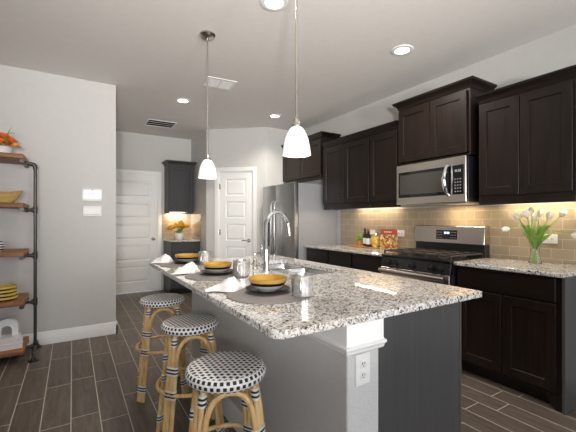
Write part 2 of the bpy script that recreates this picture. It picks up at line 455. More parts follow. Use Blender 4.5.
# backsplashes
struct('wall_backsplash', MB().box(0, -.008, .916, 2.83, 0, 1.385), M['tile'], (RW, 3.80, 0), R(-90))
struct('wall_backsplash_range', MB().box(0, -.008, .55, .76, 0, .914), M['tile'], (RW, 2.47, 0), R(-90))
b = MB(); b.box(1.36, -.008, .916, 1.872, 0, 1.36)
struct('wall_backsplash_niche', b, M['tile'], (0, FY, 0), 0)
struct('wall_backsplash_return', MB().box(0, -.008, .916, .60, 0, 1.36), M['tile'], (1.88, FY - .008, 0), R(-90))

# ------------------------------------------------------------------ cabinets
def shaker(b, x0, x1, z0, z1, y, fw=.062, t=.02):
    b.rect(x0, x1, z0, z1, [(0, y + t), (0, y + .002), (.002, y), (fw, y), (fw + .004, y + .009), (fw + .005, y + .009)])
def slab_front(b, x0, x1, z0, z1, y, t=.02):
    b.rect(x0, x1, z0, z1, [(0, y + t), (0, y + .003), (.004, y), (.006, y)])
def crown(b, w, d, z, left, right, s=1.0):
    prof = [(0, -.01), (.007, -.01), (.009, .006), (.026, .030), (.040, .040), (.046, .046), (.048, .062), (.040, .064)]
    loops = []
    for o_, h in prof:
        o_ *= s; L = []
        if left: L += [(-o_, -.001, z + h), (-o_, -d - o_, z + h)]
        else: L += [(0.001, -d - o_, z + h)]
        if right: L += [(w + o_, -d - o_, z + h), (w + o_, -.001, z + h)]
        else: L += [(w - .001, -d - o_, z + h)]
        loops.append(L)
    b.rings(loops, False, False, closed=False)
    top = loops[-1]
    if not left: top = [(0.001, -.001, z + .064 * 1)] + top
    if not right: top = top + [(w - .001, -.001, z + .064)]
    b._f([b.bm.verts.new((p[0], p[1], top[1][2])) for p in top])
def upper(name, label, loc, rot, w, d, z0, z1, doors, cl, cr, rail=.07, led=None, side=None, cat='cabinet', group=None, wood=None):
    t = thing(name, label, cat, loc, rot, group)
    yf = -d; b = MB()
    b.box(0, yf + .021, z0 + .032, w, 0, z1, .0015)
    for x, on in ((0, cl), (w - .016, cr)):
        if on: b.box(x, yf + .021, z0, x + .016, 0, z0 + .032)
    b.box(0.002, yf + .019, z0 - .006, w - .002, yf + .045, z0 + rail * .55, .002)
    obj('carcass', b, wood or M['esp'], t)
    for x0, x1 in doors:
        b = MB(); shaker(b, x0, x1, z0 + rail, z1 - .03, yf); obj('door', b, wood or M['esp'], t)
    b = MB(); crown(b, w, d - .021, z1, cl, cr); obj('crown_moulding', b, wood or M['esp_h'], t)
    return t
Q = R(-90)
upper('upper_cabinet', 'dark espresso wall cabinet with two doors above the tulip vase', (RW - .004, 1.655, 0), Q, .675, .32, 1.39, 2.25, [(.012, .322), (.328, .660)], False, True)
upper('upper_cabinet', 'raised dark espresso cabinet with two small doors directly above the microwave', (RW - .004, 2.475, 0), Q, .77, .36, 1.825, 2.41, [(.012, .380), (.388, .745)], True, True, .02)
upper('upper_cabinet', 'dark espresso single-door wall cabinet just left of the microwave', (RW - .004, 2.925, 0), Q, .425, .32, 1.40, 2.245, [(.008, .405)], False, False)
upper('upper_cabinet', 'dark espresso two-door wall cabinet beside the fridge, above the bottles', (RW - .004, 3.805, 0), Q, .88, .32, 1.40, 2.245, [(.012, .435), (.446, .872)], False, False)
upper('upper_cabinet', 'dark espresso two-door bridge cabinet above the refrigerator', (RW - .004, 4.88, 0), Q, 1.04, .32, 1.845, 2.41, [(.012, .515), (.522, 1.028)], False, True, .035)
upper('upper_cabinet', 'dark single-door wall cabinet hanging in the nook between the two white doors', (1.40, FY - .004, 0), 0, .435, .33, 1.365, 2.215, [(.012, .425)], True, True, .03, wood=M['esp_sheen'])

def base(name, label, loc, rot, w, d, units, end_r=False, end_l=False, wood=None):
    """units: list of (x0,x1,kind) ; kind: list of ('drawer'/'door', z0, z1)"""
    t = thing(name, label, 'cabinet', loc, rot); yf = -d
    b = MB(); b.box(0, yf + .021, .10, w, 0, .883, .001); obj('carcass', b, wood or M['esp'], t)
    b = MB(); b.box(0, yf + .10, 0, w, 0, .10); obj('toe_kick', b, M['esp_h'], t)
    for kind, x0, x1, z0, z1 in units:
        b = MB(); shaker(b, x0, x1, z0, z1, yf) if kind == 'door' else slab_front(b, x0, x1, z0, z1, yf)
        obj(kind, b, wood or (M['esp'] if kind == 'door' else M['esp_h']), t)
    if end_r:
        b = MB(); b.box(w, yf + .005, 0, w + .018, 0, .883, .0015); obj('end_panel', b, M['esp_end'], t)
        b = MB(); b.prism([(w - .10, yf + .021, .10), (w - .085, yf + .021, .055), (w - .05, yf + .021, .012), (w - .04, yf + .021, 0), (w - .001, yf + .021, 0), (w - .001, yf + .021, .10)], (0, .07, 0))
        obj('bracket_foot', b, M['esp'], t)
    return t
BD = .56
base('base_cabinet', 'dark base cabinet with one wide drawer over two doors, under the tulip vase counter', (RW - .004, 1.70, 0), Q, .73, BD,
     [('drawer', .02, .695, .715, .868), ('door', .02, .355, .125, .70), ('door', .362, .695, .125, .70)], True)
base('base_cabinet', 'dark base cabinet just left of the range, under the pasta package', (RW - .004, 2.955, 0), Q, .475, BD, [('drawer', .012, .455, .715, .868), ('door', .012, .455, .125, .70)])
base('base_cabinet', 'dark double-front base cabinet next to the refrigerator, under the wooden board', (RW - .004, 3.855, 0), Q, .895, BD,
     [('drawer', .012, .465, .715, .868), ('drawer', .482, .885, .715, .868), ('door', .012, .465, .125, .70), ('door', .482, .885, .125, .70)])
base('base_cabinet', 'dark base cabinet in the far nook under the golden flowers', (1.385, FY - .004, 0), 0, .482, .58, [('drawer', .012, .47, .715, .868), ('door', .012, .47, .125, .70)], wood=M['esp_sheen'])

def slab(name, label, poly, z0, z1, bev=.006):
    b = MB(); b.prism([(x, y, z0) for x, y in poly], (0, 0, z1 - z0), bev); o = obj(name, b, M['granite']); return tag(o, label, 'countertop')
def arc(cx, cy, r, a0, a1, n=6): return [(cx + r * math.cos(R(a0 + (a1 - a0) * k / n)), cy + r * math.sin(R(a0 + (a1 - a0) * k / n))) for k in range(n + 1)]
slab('countertop', 'speckled granite counter right of the range holding the tulip vase', [(RW - .009, 1.705)] + arc(2.66 + .03, .945 + .03, .03, 180, 270)[:0] + [(2.66, 1.705)] + arc(2.69, .945 + .03, .03, 180, 270) + [(RW - .009, .945)], .884, .914)
slab('countertop', 'speckled granite counter between the range and the refrigerator', [(RW - .009, 3.868), (2.66, 3.868), (2.66, 2.478), (RW - .009, 2.478)], .884, .914)
slab('countertop', 'small granite counter in the far nook under the golden flowers', [(1.37, FY - .009), (1.37, FY - .61), (1.871, FY - .61), (1.871, FY - .009)], .884, .914)

# under-cabinet light bars
def led_bar(label, y0, y1, z, x=RW - .085, power=9, rot=0):
    t = thing('under_cabinet_light', label, 'light', (x, (y0 + y1) / 2, z))
    L = abs(y1 - y0); b = MB(); b.box(-.018, -L / 2, -.008, .018, L / 2, 0, .001); obj('housing', b, M['plastic'], t)
    b = MB(); b.box(-.006, -L / 2 + .01, -.011, .006, L / 2 - .01, -.008); obj('lens', b, M['led'], t)
    l = bpy.data.lights.new('under_cabinet_glow', 'AREA'); l.shape = 'RECTANGLE'; l.size = .014; l.size_y = L; l.energy = power; l.color = (1, .80, .55)
    o = bpy.data.objects.new('under_cabinet_glow', l); COL.objects.link(o); o.parent = t; o.location = (0, 0, -.014)
led_bar('slim light bar under the wall cabinet above the tulips', 1.05, 1.58, 1.4215, power=2.2)
led_bar('slim light bar under the two-door wall cabinet above the bottles', 2.74, 3.42, 1.4315, power=2.2)
t = thing('under_cabinet_light', 'slim light bar under the nook cabinet above the golden flowers', 'light', (1.60, FY - .07, 1.3965))
b = MB(); b.box(-.15, -.018, -.008, .15, .018, 0); obj('housing', b, M['plastic'], t)
b = MB(); b.box(-.14, -.012, -.011, .14, .012, -.008); obj('lens', b, M['led'], t)
l = bpy.data.lights.new('under_cabinet_glow', 'AREA'); l.shape = 'RECTANGLE'; l.size = .3; l.size_y = .03; l.energy = 3.2; l.color = (1, .80, .55)
o = bpy.data.objects.new('under_cabinet_glow', l); COL.objects.link(o); o.parent = t; o.location = (0, 0, -.014)

# ------------------------------------------------------------------ appliances
def microwave():
    w, d, h = .75, .385, .40
    t = thing('microwave', 'stainless over-the-range microwave with curved vertical handle', 'microwave', (RW - .003, 2.468, 1.412), Q)
    yf = -d
    b = MB(); b.box(0, yf + .035, 0, w, 0, h, .003); obj('body', b, M['bplastic'], t)
    b = MB(); b.rect(0, w, .0, h, [(0, yf + .034), (0, yf + .004), (.004, yf), (.006, yf)])
    obj('front_frame', b, M['steel'], t)
    b = MB(); b.box(.028, yf - .002, .068, .612, yf + .001, h - .075, .001); dr = obj('door', b, M['bglass'], t)
    b = MB(); b.box(.05, yf - .003, .098, .545, yf - .0021, h - .105); obj('window', b, M['smoke'], dr)
    b = MB(); b.tube([(.592, yf - .004, .062), (.588, yf - .030, .085), (.584, yf - .052, .14), (.582, yf - .060, .20), (.584, yf - .052, .26), (.588, yf - .030, .315), (.592, yf - .004, .338)], [.012, .015, .018, .019, .018, .015, .012], 10)
    obj('handle', b, M['chrome'], dr)
    b = MB(); b.box(.626, yf - .002, .068, .730, yf + .001, h - .075, .001); cp = obj('control_panel', b, M['bglass'], t)
    b = MB()
    for r_ in range(5):
        for c_ in range(3): b.box(.648 + c_ * .024, yf - .003, .09 + r_ * .027, .648 + c_ * .024 + .010, yf - .0021, .09 + r_ * .027 + .009)
    obj('key_markings', b, M['keys'], cp)
    b = MB(); 
    for c_ in (0, .014, .032, .046): b.box(.650 + c_, yf - .003, .265, .650 + c_ + .008, yf - .0021, .287)
    obj('clock_digits', b, M['keys'], cp)
    b = MB(); b.box(.02, yf + .06, -.012, w - .02, -.05, 0); obj('vent_grille', b, M['steel'], t)
    l = bpy.data.lights.new('cooktop_light', 'AREA'); l.shape = 'RECTANGLE'; l.size = .3; l.size_y = .05; l.energy = 1.9; l.color = (1, .76, .45)
    o = bpy.data.objects.new('cooktop_light', l); COL.objects.link(o); o.parent = t; o.location = (.52, -.12, -.016)
microwave()

def range_():
    w = .752; d = .61
    t = thing('gas_range', 'stainless gas range with black grates and digital backguard', 'stove', (RW - .012, 2.467, 0), Q)
    yf = -d
    b = MB(); b.box(0, yf + .045, .06, w, 0, .895, .002); obj('body', b, M['bplastic'], t)
    for x in (.03, w - .07):
        b = MB(); b.box(x, yf + .08, 0, x + .04, yf + .12, .06); obj('foot', b, M['bplastic'], t)
        b = MB(); b.box(x, -.12, 0, x + .04, -.08, .06); obj('foot', b, M['bplastic'], t)
    b = MB(); b.box(0, yf + .01, .895, w, -.075, .918, .004); obj('cooktop', b, M['enamel'], t)
    # backguard: dark lower riser and steel console
    b = MB(); b.box(0.004, -.075, .895, w - .004, 0, 1.028, .002); obj('backguard_riser', b, M['bplastic'], t)
    b = MB(); b.prism([(0, -.098, 1.028), (0, -.085, 1.195), (0, -.06, 1.203), (0, 0, 1.203), (0, 0, 1.028)], (w, 0, 0), .003); bg_ = obj('backguard', b, M['steel'], t)
    b = MB(); b.prism([(.265, -.0965, 1.065), (.265, -.0905, 1.155), (.265, -.085, 1.155), (.265, -.091, 1.065)], (.225, 0, 0)); ds = obj('display', b, M['bglass'], bg_)
    b = MB()
    for x in (.355, .368, .386, .399): b.box(x, -.0955, 1.118, x + .009, -.089, 1.138)
    d1 = obj('clock_digits', b, M['digits'], bg_)
    for x0 in (.275, .425):
        b = MB()
        for r_ in range(3):
            for c_ in range(4): b.box(x0 + c_ * .016, -.0985 + r_ * .0019 + .001, 1.078 + r_ * .026, x0 + c_ * .016 + .008, -.09, 1.084 + r_ * .026)
        obj('key_markings', b, M['keys'], bg_)
    # control panel with knobs
    b = MB(); b.prism([(0, yf, .80), (0, yf + .02, .893), (0, yf + .05, .893), (0, yf + .05, .80)], (w, 0, 0), .002); obj('control_panel', b, M['enamel'], t)
    for x in (.095, .175, .376, .577, .657):
        b = MB(); b.cyl((x, yf + .012, .846), (x, yf - .006, .842), .026, n=18); b.cyl((x, yf - .006, .842), (x, yf - .030, .838), .020, .017, n=18); b.box(x - .004, yf - .033, .822, x + .004, yf - .008, .855)
        obj('knob', b, M['bplastic'], t)
    b = MB(); b.box(.004, yf - .002, .225, w - .004, yf + .044, .795, .004); od = obj('oven_door', b, M['steel'], t)
    b = MB(); b.box(.10, yf - .004, .33, w - .10, yf - .0021, .63); obj('window', b, M['bglass'], od)
    b = MB(); b.tube([(.025, yf - .045, .765), (w - .025, yf - .045, .765)], .014, 12, flat=1.55); b.cyl((.07, yf - .002, .765), (.07, yf - .045, .765), .010); b.cyl((w - .07, yf - .002, .765), (w - .07, yf - .045, .765), .010)
    obj('handle', b, M['steel'], od)
    b = MB(); b.box(.004, yf, .07, w - .004, yf + .044, .215, .004); obj('storage_drawer', b, M['steel'], t)
    for x, y in ((.16, -.20), (.16, -.46), (.376, -.33), (.592, -.20), (.592, -.46)):
        b = MB(); b.lathe([(.045, .918), (.045, .926), (.03, .930), (.03, .938), (.0, .939)], (x, y, 0), 18); obj('burner', b, M['iron'], t)
    for k in range(3):
        x0, x1 = .012 + k * .2435, .012 + k * .2435 + .24; b = MB(); y0, y1 = yf + .035, -.09; z = .950
        for x in (x0, x1 - .012): b.box(x, y0, z - .006, x + .012, y1, z + .006, .002)
        for y in (y0, (y0 + y1) / 2 - .006, y1 - .012): b.box(x0 + .012, y, z - .006, x1 - .012, y + .012, z + .006, .002)
        for y in (y0 + .12, y1 - .13): b.box(x0 + .012, y, z - .006, x1 - .012, y + .010, z + .006, .002)
        b.box((x0 + x1) / 2 - .006, y0 + .012, z - .006, (x0 + x1) / 2 + .006, y1 - .012, z + .006, .002)
        for x in (x0, x1 - .012):
            for y in (y0, y1 - .012): b.box(x, y, .918, x + .012, y + .012, z - .006)
        obj('grate', b, M['iron'], t)
range_()

def fridge():
    w, H_ = .915, 1.765
    t = thing('refrigerator', 'tall stainless side-by-side refrigerator with grey sides under the bridge cabinet', 'refrigerator', (RW - .02, 4.80, 0), Q)
    yf = -.71; body_f = yf + .065
    b = MB(); b.box(0, body_f, .02, w, 0, H_ - .012, .004); obj('body', b, M['fridge_side'], t)
    b = MB(); b.box(.03, body_f + .03, 0, w - .03, -.03, .02); obj('base_grille', b, M['bplastic'], t)
    sp = .40
    for x0, x1, nm in ((.002, sp - .003, 'freezer_door'), (sp + .003, w - .002, 'fridge_door')):
        b = MB(); b.box(x0, yf, .05, x1, body_f - .004, H_, .012, 3); dr = obj(nm, b, M['fridge'], t)
        hx = x1 - .045 if nm[0:2] == 'fr' and nm.startswith('freezer') else x0 + .045
        b = MB(); b.tube([(hx, yf - .003, .62), (hx, yf - .045, .66), (hx, yf - .055, .80), (hx, yf - .055, 1.35), (hx, yf - .045, 1.49), (hx, yf - .003, 1.53)], .013, 10)
        obj('handle', b, M['chrome'], dr)
        if nm.startswith('freezer'):
            b = MB(); b.box(.09, yf - .004, .86, .27, yf + .0, 1.22, .003); obj('water_dispenser', b, M['bglass'], dr)
fridge()

# ------------------------------------------------------------------ kitchen island
IX0, IX1, IY0, IY1 = .53, 1.685, .922, 2.99
def island():
    t = thing('kitchen_island', 'kitchen island with textured grey half wall and dark end panel', 'island', (1.0, 1.9, 0))
    ox, oy = -1.0, -1.9
    def P(n, b, m): return obj(n, b, m, t)
    b = MB(); b.box(.842 + ox, .950 + oy, 0, 1.005 + ox, 2.87 + oy, .885, .010, 3); P('half_wall', b, M['texwall'])
    b = MB(); b.box(1.005 + ox, 1.0 + oy, .10, 1.575 + ox, 2.86 + oy, .66, .001); b.box(1.005 + ox, 1.03 + oy, 0, 1.53 + ox, 2.86 + oy, .10)
    b.box(1.005 + ox, 1.0 + oy, .66, 1.12 + ox, 2.86 + oy, .883); b.box(1.57 + ox, 1.0 + oy, .66, 1.575 + ox, 2.86 + oy, .883)
    b.box(1.12 + ox, 1.0 + oy, .66, 1.57 + ox, 1.70 + oy, .883); b.box(1.12 + ox, 2.62 + oy, .66, 1.57 + ox, 2.86 + oy, .883)
    P('carcass', b, M['esp'])
    b = MB(); b.box(1.006 + ox, .982 + oy, 0, 1.58 + ox, .999 + oy, .883, .001); P('end_panel', b, M['esp_end'])
    b = MB(); b.box(1.58 + ox, .98 + oy, 0, 1.597 + ox, 1.03 + oy, .883, .002); P('corner_stile', b, M['esp_end'])
    # trim band with small moulding round the top of the half wall
    def band(o_, z0, z1): return [(.842 - o_ + ox, 2.88 + oy), (.842 - o_ + ox, .950 - o_ + oy), (1.008 + o_ * .4 + ox, .950 - o_ + oy), (1.008 + o_ * .4 + ox, .981 + oy)]
    b = MB(); prof = [(0, .768), (.010, .770), (.016, .776), (.018, .786), (.026, .794), (.026, .803), (.016, .806), (.014, .812), (.014, .883), (0, .883)]
    b.rings([[(x, y, z) for (x, y) in band(o_, 0, 0)] for o_, z in prof], False, False, closed=False)
    P('cap_trim', b, M['trim'])
    b = MB(); b.rings([[(x, y, z) for (x, y) in band(o_, 0, 0)] for o_, z in ((0, 0), (.014, 0), (.014, .10), (.006, .13), (0, .13))], False, False, closed=False)
    P('baseboard', b, M['trim'])
    y = 1.012
    for k, (y0, y1) in enumerate(((1.03, 1.62), (1.63, 2.16), (2.17, 2.70))):
        b = MB(); shaker(b, 0, y1 - y0, .125, .70 if k < 1 else .86, 0); d = P('door', b, M['esp']); d.location = (1.596 + ox, y0 + oy, 0); d.rotation_euler = (0, 0, R(90))
    b = MB(); slab_front(b, 0, .59, .715, .868, 0); d = P('drawer', b, M['esp_h']); d.location = (1.596 + ox, 1.03 + oy, 0); d.rotation_euler = (0, 0, R(90))
island()
# granite top with sink cut-out
SX0, SX1, SY0, SY1 = 1.16, 1.555, 1.76, 2.55
b = MB(); z0, z1 = .886, .914
outer = arc(IX0 + .05, IY0 + .05, .05, 180, 270, 6) + arc(IX1 - .02, IY0 + .02, .02, 270, 360, 4) + arc(IX1 - .02, IY1 - .02, .02, 0, 90, 4) + arc(IX0 + .02, IY1 - .02, .02, 90, 180, 4)
inner = [(p[0], p[1]) for p in arc(SX0 + .04, SY0 + .04, .04, 180, 270, 5) + arc(SX1 - .04, SY0 + .04, .04, 270, 360, 5) + arc(SX1 - .04, SY1 - .04, .04, 0, 90, 5) + arc(SX0 + .04, SY1 - .04, .04, 90, 180, 5)]
def ring_face(z, flip):
    bm = b.bm
    vo = [bm.verts.new((x, y, z)) for x, y in outer_s(z)]; vi = [bm.verts.new((x, y, z)) for x, y in inner]
    es = [bm.edges.new((vo[i], vo[(i + 1) % len(vo)])) for i in range(len(vo))] + [bm.edges.new((vi[i], vi[(i + 1) % len(vi)])) for i in range(len(vi))]
    bmesh.ops.triangle_fill(bm, edges=es, use_beauty=True); return vo, vi
ins = .003
def outer_s(z):
    k = ins
    return [(min(max(x, IX0 + k), IX1 - k), min(max(y, IY0 + k), IY1 - k)) for x, y in outer]
vo1, vi1 = ring_face(z1, False); vo0, vi0 = ring_face(z0, True)
vm1 = [b.bm.verts.new((x, y, z1 - ins)) for x, y in outer]; vm0 = [b.bm.verts.new((x, y, z0 + ins)) for x, y in outer]
for A, B_ in ((vo1, vm1), (vm1, vm0), (vm0, vo0), (vi0, vi1)):
    for i in range(len(A)): b._f([A[i], A[(i + 1) % len(A)], B_[(i + 1) % len(A)], B_[i]])
bmesh.ops.recalc_face_normals(b.bm, faces=b.bm.faces[:])
tag(obj('countertop', b, M['granite']), 'long speckled granite island top with the place settings', 'countertop')
# sink
t = thing('kitchen_sink', 'stainless double-bowl sink set into the island top', 'sink', ((SX0 + SX1) / 2, (SY0 + SY1) / 2, .886))
b = MB(); cx, cy = (SX0 + SX1) / 2, (SY0 + SY1) / 2; hx, hy = (SX1 - SX0) / 2, (SY1 - SY0) / 2; ym = .10
def bowl(y0, y1):
    def rr(i, z): return [(x, y, z) for x, y in arc(-hx + i + .03, y0 + i + .03, .03, 180, 270, 3) + arc(hx - i - .03, y0 + i + .03, .03, 270, 360, 3) + arc(hx - i - .03, y1 - i - .03, .03, 0, 90, 3) + arc(-hx + i + .03, y1 - i - .03, .03, 90, 180, 3)]
    b.rings([rr(-.012, -.003), rr(.0, -.003), rr(.004, -.02), rr(.008, -.17), rr(.03, -.19), rr(.10, -.195)], False, True)
bowl(-hy, ym - .012); bowl(ym + .012, hy); b.box(-hx, ym - .013, -.05, hx, ym + .013, -.003, .004)
obj('basin', b, M['sink'], t)
for y in ((-hy + ym) / 2, (ym + hy) / 2):
    b = MB(); b.lathe([(.045, -.194), (.04, -.190), (.02, -.192), (0, -.193)], (0, y, 0), 16); obj('drain', b, M['chrome'], t)
# faucet
t = thing('kitchen_faucet', 'tall chrome gooseneck faucet standing beside the island sink', 'faucet', (1.085, 2.02, .914))
b = MB(); b.lathe([(.028, 0), (.028, .008), (.022, .014), (.019, .05), (.019, .12), (.015, .14), (.0145, .15)], n=18); obj('base', b, M['chrome'], t)
b = MB(); pts = [(0, 0, .14), (0, 0, .22), (0, 0, .30)]
for k in range(1, 11):
    a = math.pi * (1 - k / 10 * .93); pts.append((.085 + .085 * math.cos(a), -.0 * k, .30 + .095 * math.sin(a)))
b.tube(pts, .0132, 10); obj('spout', b, M['chrome'], t)
e = Vector(pts[-1]); b = MB(); b.cyl(e, e + Vector((.012, 0, -.085)), .0135, .016, 12); obj('spray_head', b, M['chrome'], t)
b = MB(); b.cyl((0, .015, .085), (0, .05, .09), .011); b.tube([(0, .048, .09), (.0, .058, .12), (-.0, .066, .17)], [.008, .007, .006], 8); obj('lever', b, M['chrome'], t)
t = thing('soap_dispenser', 'small dark soap dispenser standing left of the faucet', 'soap dispenser', (1.10, 2.215, .914))
b = MB(); b.lathe([(.020, 0), (.020, .006), (.012, .012), (.012, .06), (.007, .065), (.007, .095)], n=14); obj('body', b, M['nickel'], t)
b = MB(); b.tube([(0, 0, .092), (0, 0, .105), (.02, 0, .11), (.06, 0, .10)], .007, 8); obj('nozzle', b, M['nickel'], t)

def outlet(label, loc, rot, horiz=False, switch=False):
    t = thing('wall_outlet', label, 'outlet', loc, rot)
    w, h = (.116, .073) if horiz else (.073, .116)
    b = MB(); b.box(-w / 2, -.006, -h / 2, w / 2, 0, h / 2, .002); obj('cover_plate', b, M['plastic'], t)
    for s in (-1, 1):
        cx_, cz_ = (s * .021, 0) if horiz else (0, s * .021)
        b = MB(); b.rect(cx_ - .016, cx_ + .016, cz_ - .0145, cz_ + .0145, [(0, -.0055), (0, -.0078), (.002, -.0085)])
        so = obj('socket', b, M['plastic'], t)
        b = MB()
        if horiz:
            b.box(cx_ - .005, -.0092, cz_ + .004, cx_ + .005, -.0086, cz_ + .007); b.box(cx_ - .004, -.0092, cz_ - .007, cx_ + .004, -.0086, cz_ - .004); b.box(cx_ + .009, -.0092, -.002, cx_ + .013, -.0086, .002)
        else:
            b.box(cx_ - .007, -.0092, cz_ - .002, cx_ - .004, -.0086, cz_ + .007); b.box(cx_ + .004, -.0092, cz_ - .001, cx_ + .007, -.0086, cz_ + .006); b.box(-.002, -.0092, cz_ - .010, .002, -.0086, cz_ - .006)
        obj('slots', b, M['slot'], so)
    return t
outlet('white power outlet on the end of the island half wall', (.915, .950, .705), 0)
outlet('white horizontal outlet on the tile right of the tulips', (RW - .008, 1.255, 1.105), Q, True)
outlet('white horizontal outlet on the tile behind the pasta package', (RW - .008, 2.735, 1.10), Q, True)

# ------------------------------------------------------------------ stools
def stool():
    t = thing('counter_stool', '', 'stool', (0, 0, 0), 0, 'woven rattan stools along the island')
    SR, SZ = .159, .68
    b = MB(); prof = [(.0, SZ - .050), (SR - .03, SZ - .050), (SR - .008, SZ - .046), (SR, SZ - .034), (SR, SZ - .020), (SR - .006, SZ - .007), (SR - .018, SZ), (SR * .6, SZ + .003), (SR * .3, SZ + .004), (.0005, SZ + .004)]
    n = 56; uv = b.bm.loops.layers.uv.new('UVMap')
    V = [[b.bm.verts.new((max(r_, .0005) * math.cos(2 * math.pi * k / n), max(r_, .0005) * math.sin(2 * math.pi * k / n), z)) for k in range(n)] for r_, z in prof]
    dist = [0]
    for (r0, z0), (r1, z1) in zip(prof, prof[1:]): dist.append(dist[-1] + math.hypot(r1 - r0, z1 - z0))
    PIT = round(2 * math.pi * SR / .0238) * .0238 / (2 * math.pi)
    for j in range(len(prof) - 1):
        for k in range(n):
            f = b.bm.faces.new([V[j][k], V[j][(k + 1) % n], V[j + 1][(k + 1) % n], V[j + 1][k]])
            for lp, (jj, kk) in zip(f.loops, ((j, k), (j, k + 1), (j + 1, k + 1), (j + 1, k))):
                if j >= 6: lp[uv].uv = (lp.vert.co.x + 1, lp.vert.co.y + 1)
                else: lp[uv].uv = (2 * math.pi * kk / n * PIT, dist[jj])
    b.bm.faces.new(V[0][::-1])
    obj('seat', b, M['weave'], t, sharp=60)
    ri, ro, zt = .134, .212, .632
    def lp(a, z, off=0):
        r_ = ro + (ri - ro) * z / zt
        return Vector((r_ * math.cos(a) - off * math.sin(a), r_ * math.sin(a) + off * math.cos(a), z))
    cr = .0115; g = .0215
    for q in range(4):
        a = math.pi / 2 * q
        b = MB(); b.tube([lp(a, z) for z in (0, .2, .4, zt)], cr, 10); leg = obj('leg', b, M['cane'], t)
        for zc, full in ((.595, 0), (.45, 1), (.33, 1), (.085, 1)):
            b = MB(); hw = (g + cr + .003) if full else cr + .003; hd = cr + .003
            bh = .0085; nb = 5
            for i in range(nb):
                b.m = 1 if i % 2 else 0
                loops = []
                for z in (zc + (i - nb / 2) * bh, zc + (i + 1 - nb / 2) * bh):
                    L = []
                    for k in range(16):
                        th = 2 * math.pi * k / 16; ct, st_ = math.cos(th), math.sin(th)
                        ex = math.copysign(abs(ct) ** .6, ct) * hw; ey = math.copysign(abs(st_) ** .8, st_) * hd
                        c = lp(a, z); L.append(c + Vector((math.cos(a), math.sin(a), 0)) * ey + Vector((-math.sin(a), math.cos(a), 0)) * ex)
                    loops.append(L)
                b.rings(loops)
            obj('binding', b, [M['bind_w'], M['bind_k']], leg)
    for q in range(4):
        a0, a1 = math.pi / 2 * q, math.pi / 2 * (q + 1)
        P0 = [lp(a0, z, g) for z in (0, .2, .36, .49)]; P1 = [lp(a1, z, -g) for z in (0, .2, .36, .49)]
        top0, top1 = lp(a0, .62, g), lp(a1, .62, -g); mid = (top0 + top1) / 2; mid.z = .616
        def bez(A, C, B_): return [A * (1 - s) ** 2 + C * 2 * s * (1 - s) + B_ * s * s for s in (.2, .4, .6, .8, 1)]
        pts = P0 + bez(P0[-1], top0, mid) + list(reversed(bez(P1[-1], top1, mid)[:-1])) + list(reversed(P1))
        b = MB(); b.tube(pts, cr, 10); obj('arch', b, M['cane'], t)
    rr = ro + (ri - ro) * .33 / zt + .006
    b = MB(); b.tube([(rr * math.cos(2 * math.pi * k / 40), rr * math.sin(2 * math.pi * k / 40), .33) for k in range(40)], .0105, 8, closed=True)
    obj('footrest_ring', b, M['cane'], t)
    return t
s0 = stool(); s0.location = (.525, 1.315, 0); s0.rotation_euler = (0, 0, R(30)); s0['label'] = 'nearest of the three rattan stools, its black and white seat fully in view'
dup(s0, 'middle of the three black and white woven rattan stools', (.578, 2.0, 0), R(38))
dup(s0, 'farthest of the three rattan stools, near the far end of the island', (.573, 2.70, 0), R(36))

